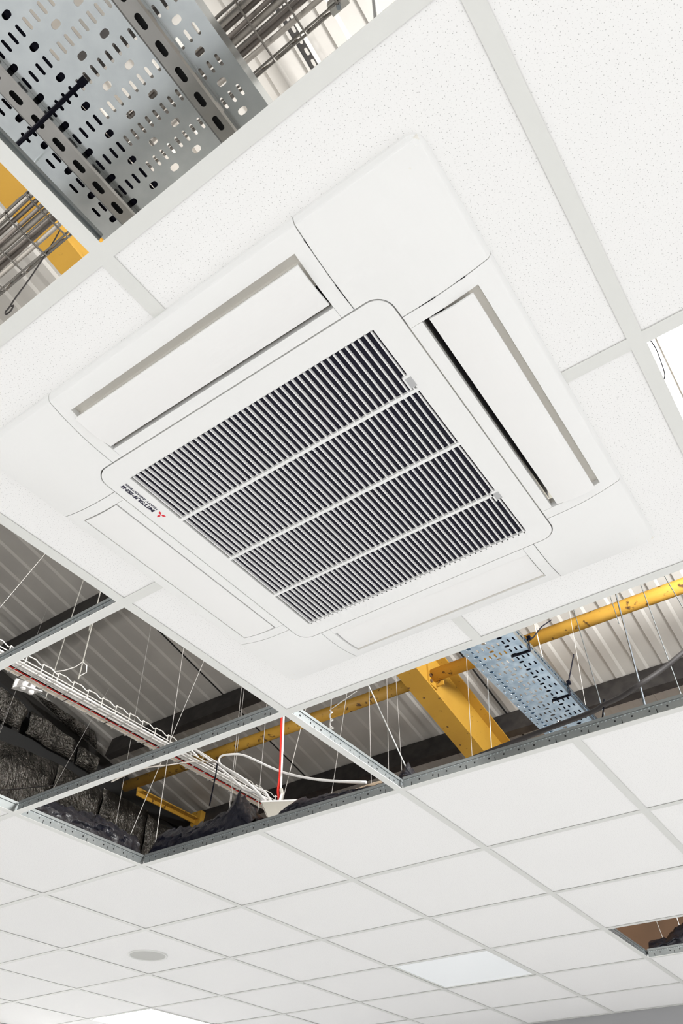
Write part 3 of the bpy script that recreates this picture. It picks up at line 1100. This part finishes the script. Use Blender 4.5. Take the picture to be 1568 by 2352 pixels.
# ================================================================ loose cables and rods
WIRES=[
  ('thin steel tie wire slanting across the grey roof in the uppermost left opening',(0.107, 0.96, 1.148),(0.174, 0.72, 0.289),0.0014,'wire'),
  ('faint vertical hanger wire in front of the grey roof above the first cross tee',(-2.015, 2.1, 2.399),(-2.046, 2.1, 0.04),0.0012,'wire'),
  ('threaded steel rod with hook holding the far end of the wire basket hanger',(-0.81, 1.72, 2.486),(-0.697, 1.72, 1.054),0.004,'rod'),
  ('threaded steel rod running down behind the wire cable basket',(-1.212, 1.85, 2.456),(-1.180, 1.85, 1.166),0.0035,'rod'),
  ('bright hanger wire reaching down to the black plastic corner',(-0.311, 2.0, 2.422),(-0.171, 2.0, 0.1),0.0018,'wire'),
  ('slanted hanger wire crossing the cable basket beside the bright one',(0.089, 2.174, 2.2),(-0.319, 1.935, 0.1),0.0016,'wire'),
  ('thin hanger wire dropping past the curved white cable loop',(-0.184, 2.4, 2.33),(-0.136, 2.4, 0.06),0.0013,'wire'),
  ('thin hanger wire between the white cable loop and the red cable',(0.032, 2.4, 2.33),(0.049, 2.4, 0.06),0.0014,'wire'),
  ('bright slanted hanger wire beside the red cable',(0.121, 2.859, 1.9),(0.568, 1.934, 0.08),0.0018,'wire'),
  ('faint hanger wire in front of the foil wall beside the white lamp bracket',(-2.821, 2.501, 2.0),(-1.836, 1.996, 0.3),0.0014,'wire'),
  ('faint hanger wire over the wrinkled lower foil blanket',(-1.858, 2.712, 1.9),(-1.553, 2.133, 0.2),0.0014,'wire'),
  ('grey hanger wire passing in front of the yellow pipe end',(-1.113, 2.4, 2.1),(-0.96, 2.4, 0.035),0.0014,'wire'),
  ('short hanger wire in front of the dark purlin above the plastic peak',(-0.332, 2.6, 2.285),(-0.332, 2.6, 0.06),0.0014,'wire'),
  ('hanger wire with twisted tail fixed to the lit main tee',(1.196, 1.5, 2.536),(1.13, 1.5, 0.045),0.0015,'wire'),
  ('thick bright hanger wire slanting down to the small black plastic peak',(0.711, 1.9, 1.3),(1.175, 1.9, 0.11),0.0026,'bright'),
  ('straight thin hanger wire starting beside the thick slanted wire',(0.697, 2.4, 2.33),(0.698, 2.4, 0.05),0.0016,'wire'),
  ('dim hanger wire in front of the dark purlin beside the plastic peak',(0.52, 2.9, 2.216),(0.468, 2.9, 0.05),0.0015,'wire'),
  ('dim hanger wire ending behind the small black plastic peak',(0.548, 2.9, 2.216),(0.569, 2.9, 0.05),0.0014,'wire'),
  ('dim hanger wire over the dark purlin above the brown insulation strip',(0.642, 2.6, 2.285),(0.262, 2.6, 0.06),0.0014,'wire'),
  ('thin wire in front of the broad yellow rafter web',(1.236, 2.6, 2.285),(1.07, 2.6, 0.05),0.0013,'wire'),
  ('bright wire in front of the edge of the yellow rafter',(1.565, 2.2, 2.376),(1.347, 2.2, 0.05),0.0017,'bright'),
  ('bright short rod behind the upper edge of the far cable tray',(1.395, 2.9, 2.216),(1.426, 2.9, 0.5),0.0032,'bright'),
  ('grey hanger wire rising right of the far cable tray past the dark purlin',(1.711, 2.5, 2.307),(1.736, 2.5, 0.05),0.0022,'dark'),
  ('grey wire running into the shiny bundle of hanger wires',(1.897, 2.5, 2.307),(1.893, 2.5, 0.8),0.002,'dark'),
  ('shiny thick hanger wire bundle in front of the dark purlin',(1.989, 2.5, 2.307),(1.873, 2.5, 0.05),0.0042,'rodd'),
  ('second strand of the shiny hanger bundle near the tee',(1.965, 2.687, 2.296),(1.872, 2.463, 0.05),0.0022,'dark'),
  ('dark hanger wire crossing the yellow pipe right of the shiny bundle',(2.032, 2.5, 2.307),(2.027, 2.5, 0.05),0.0024,'dark'),
  ('dark hanger wire at the end of the yellow pipe by the frame side',(1.974, 2.5, 2.307),(2.204, 2.5, 0.3),0.0024,'dark'),
  ('short faint hanger wire on the dark purlin beside the far cable tray',(1.554, 3.3, 2.124),(1.407, 3.3, 0.3),0.0014,'wire'),
  ('bright suspension rod in front of the yellow rafter above the near basket',(0.769, -0.12, 2.907),(1.596, -0.12, 0.4),0.0026,'bright'),
  ('dark vertical rod near the clamp on the near basket',(2.178, 0.25, 2.823),(2.168, 0.25, 0.4),0.006,'rodd'),
  ('dark thin line beside the clamp on the near basket',(2.008, 0.875, 2.68),(2.197, 1.025, 0.8),0.005,'rodd'),  # this and the next are thin dark tubes below the roof
  ('darker thin line next to the end of the near basket',(2.060, 1.137, 2.63),(2.226, 1.247, 0.8),0.004,'rodd'),
]
for lab, a, b, r, mk in WIRES:
    nm = 'suspension_rod' if mk in ('rod', 'rodd') or 'rod' in lab.split() else 'hanger_wire'
    cat_ = 'rod' if nm == 'suspension_rod' else 'wire'
    o = obj(nm, M().tube([a, b], r * .92, 6), MT[mk])
    tag(o, lab, cat_, 'ceiling hangers')
for lab, p, q in (('thin wire behind the crumpled plastic in the small far opening, upper one', (1.30, 4.7, .06), (1.275, 4.7, .75)),
                  ('thin wire behind the crumpled plastic in the small far opening, lower one', (1.22, 4.6, .06), (1.13, 4.75, .60))):
    tag(obj('hanger_wire', M().tube([p, q], .0022, 6), MT['wire']), lab, 'wire', 'ceiling hangers')
# twisted tail of the hanger on the lit tee
pts = []
for k in range(40):
    t = k / 39
    pts.append((1.1335 + .006 * math.cos(t * 28) + .009 * (1 - t), 1.5 + .006 * math.sin(t * 28), .048 + .125 * t))
pts += [(1.16, 1.50, .182), (1.235, 1.50, .205)]
tag(obj('wire_twist', M().tube(pts, .0018, 5), MT['wire']), 'twisted wire tail with a bent end tied to the lit main tee', 'wire')

lay('cable', [(1.0, 2.1, .155), (1.176, 2.1, .178), (1.287, 2.1, .192), (1.559, 2.1, .216), (1.781, 2.1, .232), (1.835, 2.1, .245), (1.9, 2.1, .256), (1.966, 2.1, .277), (2.038, 2.15, .332), (2.12, 2.2, .4), (2.239, 2.3, .519), (2.5, 2.5, .75)],
    .0088, MT['blackc'], 'black cable sagging across the right opening below the far cable tray')
tag(obj('cable_tie', M().tube([(1.842, 2.1, .265), (1.832, 2.1, .235), (1.818, 2.1, .199)], .0026, 5), MT['tie']), 'short black tie tail hanging from the sagging black cable', 'cable tie')
lay('cable', [(0.506, 1.93, 0.184), (0.265, 2.05, 0.379), (0.051, 2.15, 0.526), (-0.050, 2.2, 0.600), (-0.05, 2.2, 0.633), (0.004, 2.2, 0.629), (0.106, 2.2, 0.596), (0.322, 2.15, 0.458), (0.443, 2.1, 0.382), (0.643, 2.0, 0.267), (0.809, 1.95, 0.191), (1.0, 1.9, 0.117)],
    .0052, MT['white'], 'white cable looping up and out with its loose end over the black plastic', sub=7)
lay('cable', [(0.534, 1.93, 0.174), (0.46, 1.97, .245), (0.333, 2.05, 0.326), (0.094, 2.2, 0.485), (-0.339, 2.4, 0.792), (-0.639, 2.5, 0.993), (-.745, 2.7, 1.03)], .0050, MT['white'], 'white cable dropping from the bright basket into the cream housing, upper one')
lay('cable', [(0.503, 1.93, 0.173), (0.394, 2.0, 0.266), (0.223, 2.1, 0.365), (0.037, 2.2, 0.506), (-0.093, 2.25, 0.605), (-.40, 2.35, .83), (-.742, 2.5, 1.03)], .0050, MT['white'], 'white cable dropping from the bright basket into the cream housing, lower one')
lay('cable', [(-0.046, 2.2, 0.592), (-0.125, 2.2, 0.629), (-0.169, 2.1, 0.597), (-0.206, 2.0, 0.551), (-0.205, 1.9, 0.501), (-0.194, 1.8, 0.433), (-.18, 1.7, .35)], .0034, MT['cablel'], 'thin grey cable arching across the bright basket below the cross tee')
lay('cable_tie', [(-0.066, 2.2, 0.606), (-0.065, 2.2, 0.555), (-0.073, 2.2, 0.471), (-0.079, 2.2, 0.399)], .0032, MT['tie'], 'long black cable tie tail hanging from the white cable loop', cat='cable tie')
lay('cable', [(.395, 2.1, 1.2), (.406, 2.1, .80), (.414, 2.1, .614), (.425, 2.1, .395), (.421, 2.1, .308), (.429, 2.1, .264), (.44, 2.1, .12)], .0055, MT['redc'], 'red cable hanging straight down beside a white rod above the cream housing')
o = thing('suspension_rod', 'white rod with end clamp hanging beside the red cable', 'rod', (.437, 2.1, .264), 'ceiling hangers')
obj('rod', M().tube([(.405, 2.1, 1.25), (.424, 2.1, .644), (.437, 2.1, .29)], .0042, 8), MT['white'], o)
obj('end_clamp', M().tube([(.437, 2.1, .225), (.437, 2.1, .262), (.445, 2.1, .285), (.437, 2.1, .31)], .0080, 6), MT['rod'], o)
lay('cable', [(-2.3, 2.2, 1.04), (-2.3, 2.386, 1.104), (-2.3, 2.632, 1.217), (-2.3, 2.935, 1.363), (-2.3, 3.2, 1.52)], .0042, MT['blackc'], 'thin black cable running in front of the lower foil quilts')
lay('cable', [(1.023, 0.1, 1.30), (1.038, 0.1, 1.18), (1.043, 0.1, 0.969), (1.027, 0.1, 0.844), (1.028, 0.1, 0.794), (1.021, .1, .774), (1.040, .1, .742), (1.062, .1, .735), (1.058, .1, .770), (1.040, .1, .785)], .0022, MT['blackc'], 'thin dark string tied to the near basket with a loop at its end', sub=6, n=6)
lay('cable', [(2.52, 1.05, 2.60), (2.50, 1.12, 1.9), (2.465, 1.24, 1.15), (2.458, 1.30, 1.0), (2.457, 1.366, 1.0), (2.463, 1.425, 1.0), (2.46, 1.494, 1.0), (2.455, 1.541, 1.0), (2.446, 1.559, 1.0), (2.436, 1.564, 1.0), (2.40, 1.555, 1.0)], .0018, MT['tie'], 'thin grey hooked wire in the bright opening at the frame side', n=6)
o = thing('beam_clamp', 'dark clamp on the end of the near wire basket', 'clamp', (2.157, .1, 1.08))
obj('jaw', M().box(2.125, 2.175, .085, .112, 1.095, 1.150), MT['strut'], o)
obj('screw', M().tube([(2.150, .1, 1.07), (2.150, .1, 1.165)], .006, 8), MT['rodd'], o)

# perforated strut fixed under the roof sheets near the near basket
o = thing('roof_strut', 'dark slotted strut under the bright roof sheets behind the near basket', 'channel', (1.757, .3, 2.72))
m = M()
y = -.30
while y < .62:
    b_ = M()
    slot_cell(b_, 1.742, 1.776, y, y + .05, 0, 1.762, y + .025, .0075, .016)
    m_n = len(m.v)
    m.v += [(p[0], p[1], p[2] + roof_z(p[1]) - .105) for p in b_.v]
    m.f += [tuple(m_n + i for i in f) for f in b_.f]
    y += .05
obj('slotted_face', m, MT['purlin'], o)
m = M()
m.quadbox([(x, y, roof_z(y) - q) for q in (.105, .06) for x, y in ((1.736, -.30), (1.742, -.30), (1.742, .65), (1.736, .65))])
obj('side_wall', m, MT['railb'], o)

# ================================================================ cream housing and black plastic on the tiles
A, B = Vector((.545, 1.862, .145)), Vector((.673, 1.935, .145))
C_, D_ = Vector((.595, 1.850, .070)), Vector((.668, 1.890, .070))
bk_ = Vector((-.07, .125, 0))
o = thing('light_housing', 'cream tapered metal housing standing among black plastic behind the tee', 'housing', (.61, 1.95, .055))
hm = M().quadbox((C_, D_, D_ + bk_ * .8, C_ + bk_ * .8, A, B, B + bk_, A + bk_))
obj('tapered_body', hm, MT['housing'], o)
u = (B - A).normalized()
w = bk_.normalized()
rm = M()
for p, q in ((A, B), (B, B + bk_), (B + bk_, A + bk_), (A + bk_, A)):
    rm.tube([p, q], .0035, 6)
obj('rim', rm, MT['white'], o)
obj('end_plate', M().quadbox([p - u * .004 for p in (C_, C_ + bk_ * .8, A + bk_, A)] + [p - u * .001 for p in (C_, C_ + bk_ * .8, A + bk_, A)]), MT['cablel'], o)
for t in (.25, .75):
    p = A + (B - A) * t + Vector((0, 0, -.008))
    obj('screw', M().tube([p, p - w * .003], .0028, 6), MT['bolt'], o)


def plastic(lab, path, inward, seed, depth=.34, name='plastic_sheet', base=.030, rough=.020):
    """crumpled film heaped along a tee: path of (x, y, height)"""
    m = M()
    pts = []
    for (a, b) in zip(path, path[1:]):
        n = max(2, int((Vector(b[:2]) - Vector(a[:2])).length / .012))
        for i in range(n):
            t = i / n
            pts.append(tuple(a[q] * (1 - t) + b[q] * t for q in range(3)))
    pts.append(path[-1])
    prof = [(0.0, 0.0), (.003, .30), (.010, .58), (.020, .80), (.033, .95), (.048, 1.02), (.075, .98), (.13, .78), (.22, .40), (depth, 0.0)]
    nn = 30
    for (x, y, h) in pts:
        for k in range(nn + 1):
            t = k / nn * (len(prof) - 1)
            i = min(int(t), len(prof) - 2)
            f = t - i
            d = prof[i][0] * (1 - f) + prof[i + 1][0] * f
            z = prof[i][1] * (1 - f) + prof[i + 1][1] * f
            q = Vector((x * 9 + seed, y * 9, k * .22))
            w = noise.noise(q)
            fold = abs(noise.noise(Vector((x * 26 + y * 26 + seed, k * .35, 3)))) - .25
            s = max(0, h - base)
            dd = d + (.5 * rough * w + rough * fold) * min(1, k / 4)
            zz = base + s * z * (1 + .45 * fold + .22 * w) + .005 * noise.noise(q * 3) + .006 * abs(noise.noise(Vector((x * 60 + y * 60, k * .5, seed))))
            m.v.append((x + inward[0] * dd, y + inward[1] * dd, max(.022, zz)))
    for j in range(len(pts) - 1):
        for k in range(nn):
            a = j * (nn + 1) + k
            m.f.append((a, a + 1, a + nn + 2, a + nn + 1))
    return tag(obj(name, m, MT['poly'], smooth=True), lab, 'plastic sheet')


plastic('crumpled black plastic sheet with a tall peak left of the cream housing', [(-.005, 1.822, .07), (.012, 1.822, .135), (.05, 1.822, .150), (.18, 1.822, .125), (.28, 1.822, .142), (.38, 1.822, .155), (.430, 1.822, .200), (.475, 1.822, .145), (.525, 1.822, .080)], (0, 1), 1.0)
plastic('low strip of crumpled black plastic in front of the cream housing', [(.545, 1.818, .045), (.60, 1.818, .062), (.66, 1.818, .066)], (0, 1), 8.0, depth=.05, rough=.008)
plastic('rounded roll of black plastic right of the cream housing', [(.640, 1.822, .060), (.672, 1.822, .090), (.72, 1.822, .105), (.80, 1.822, .100), (.90, 1.822, .090), (1.02, 1.822, .078), (1.18, 1.822, .066)], (0, 1), 15.0)
plastic('crumpled black plastic along the galvanised left main tee', [(-.022, 1.225, .065), (-.022, 1.33, .112), (-.022, 1.45, .120), (-.022, 1.60, .134), (-.022, 1.72, .126), (-.022, 1.80, .118)], (-1, 0), 22.0)
plastic('scrap of black plastic at the lower left corner above the short grey tee', [(-.022, 1.08, .040), (-.022, 1.14, .062), (-.022, 1.19, .060)], (-1, 0), 31.0, depth=.2)
plastic('small pointed peak of black plastic at the tee crossing', [(1.165, 1.818, .045), (1.180, 1.818, .088), (1.200, 1.818, .118), (1.222, 1.818, .075), (1.240, 1.818, .045)], (0, 1), 40.0, depth=.12, rough=.012)
plastic('crumpled black plastic in the small far opening at the frame side', [(1.215, 4.222, .085), (1.26, 4.222, .095), (1.31, 4.222, .090), (1.36, 4.222, .125), (1.42, 4.222, .135), (1.6, 4.222, .14), (1.78, 4.222, .12)], (0, 1), 50.0)
wm = M()
q = []
for i in range(14):
    x = .74 + .40 * i / 13
    q.append((x, 1.94 + .01 * noise.noise(Vector((x * 8, 0, 0))), .085 + .012 * noise.noise(Vector((x * 6, 2, 0))) + .012 * math.sin(i / 13 * 3.14)))
wm.tube(q, .034, 10, flat=.9)
tag(obj('insulation_strip', wm, MT['wool'], smooth=True), 'brown insulation strip lying behind the black plastic roll', 'insulation')
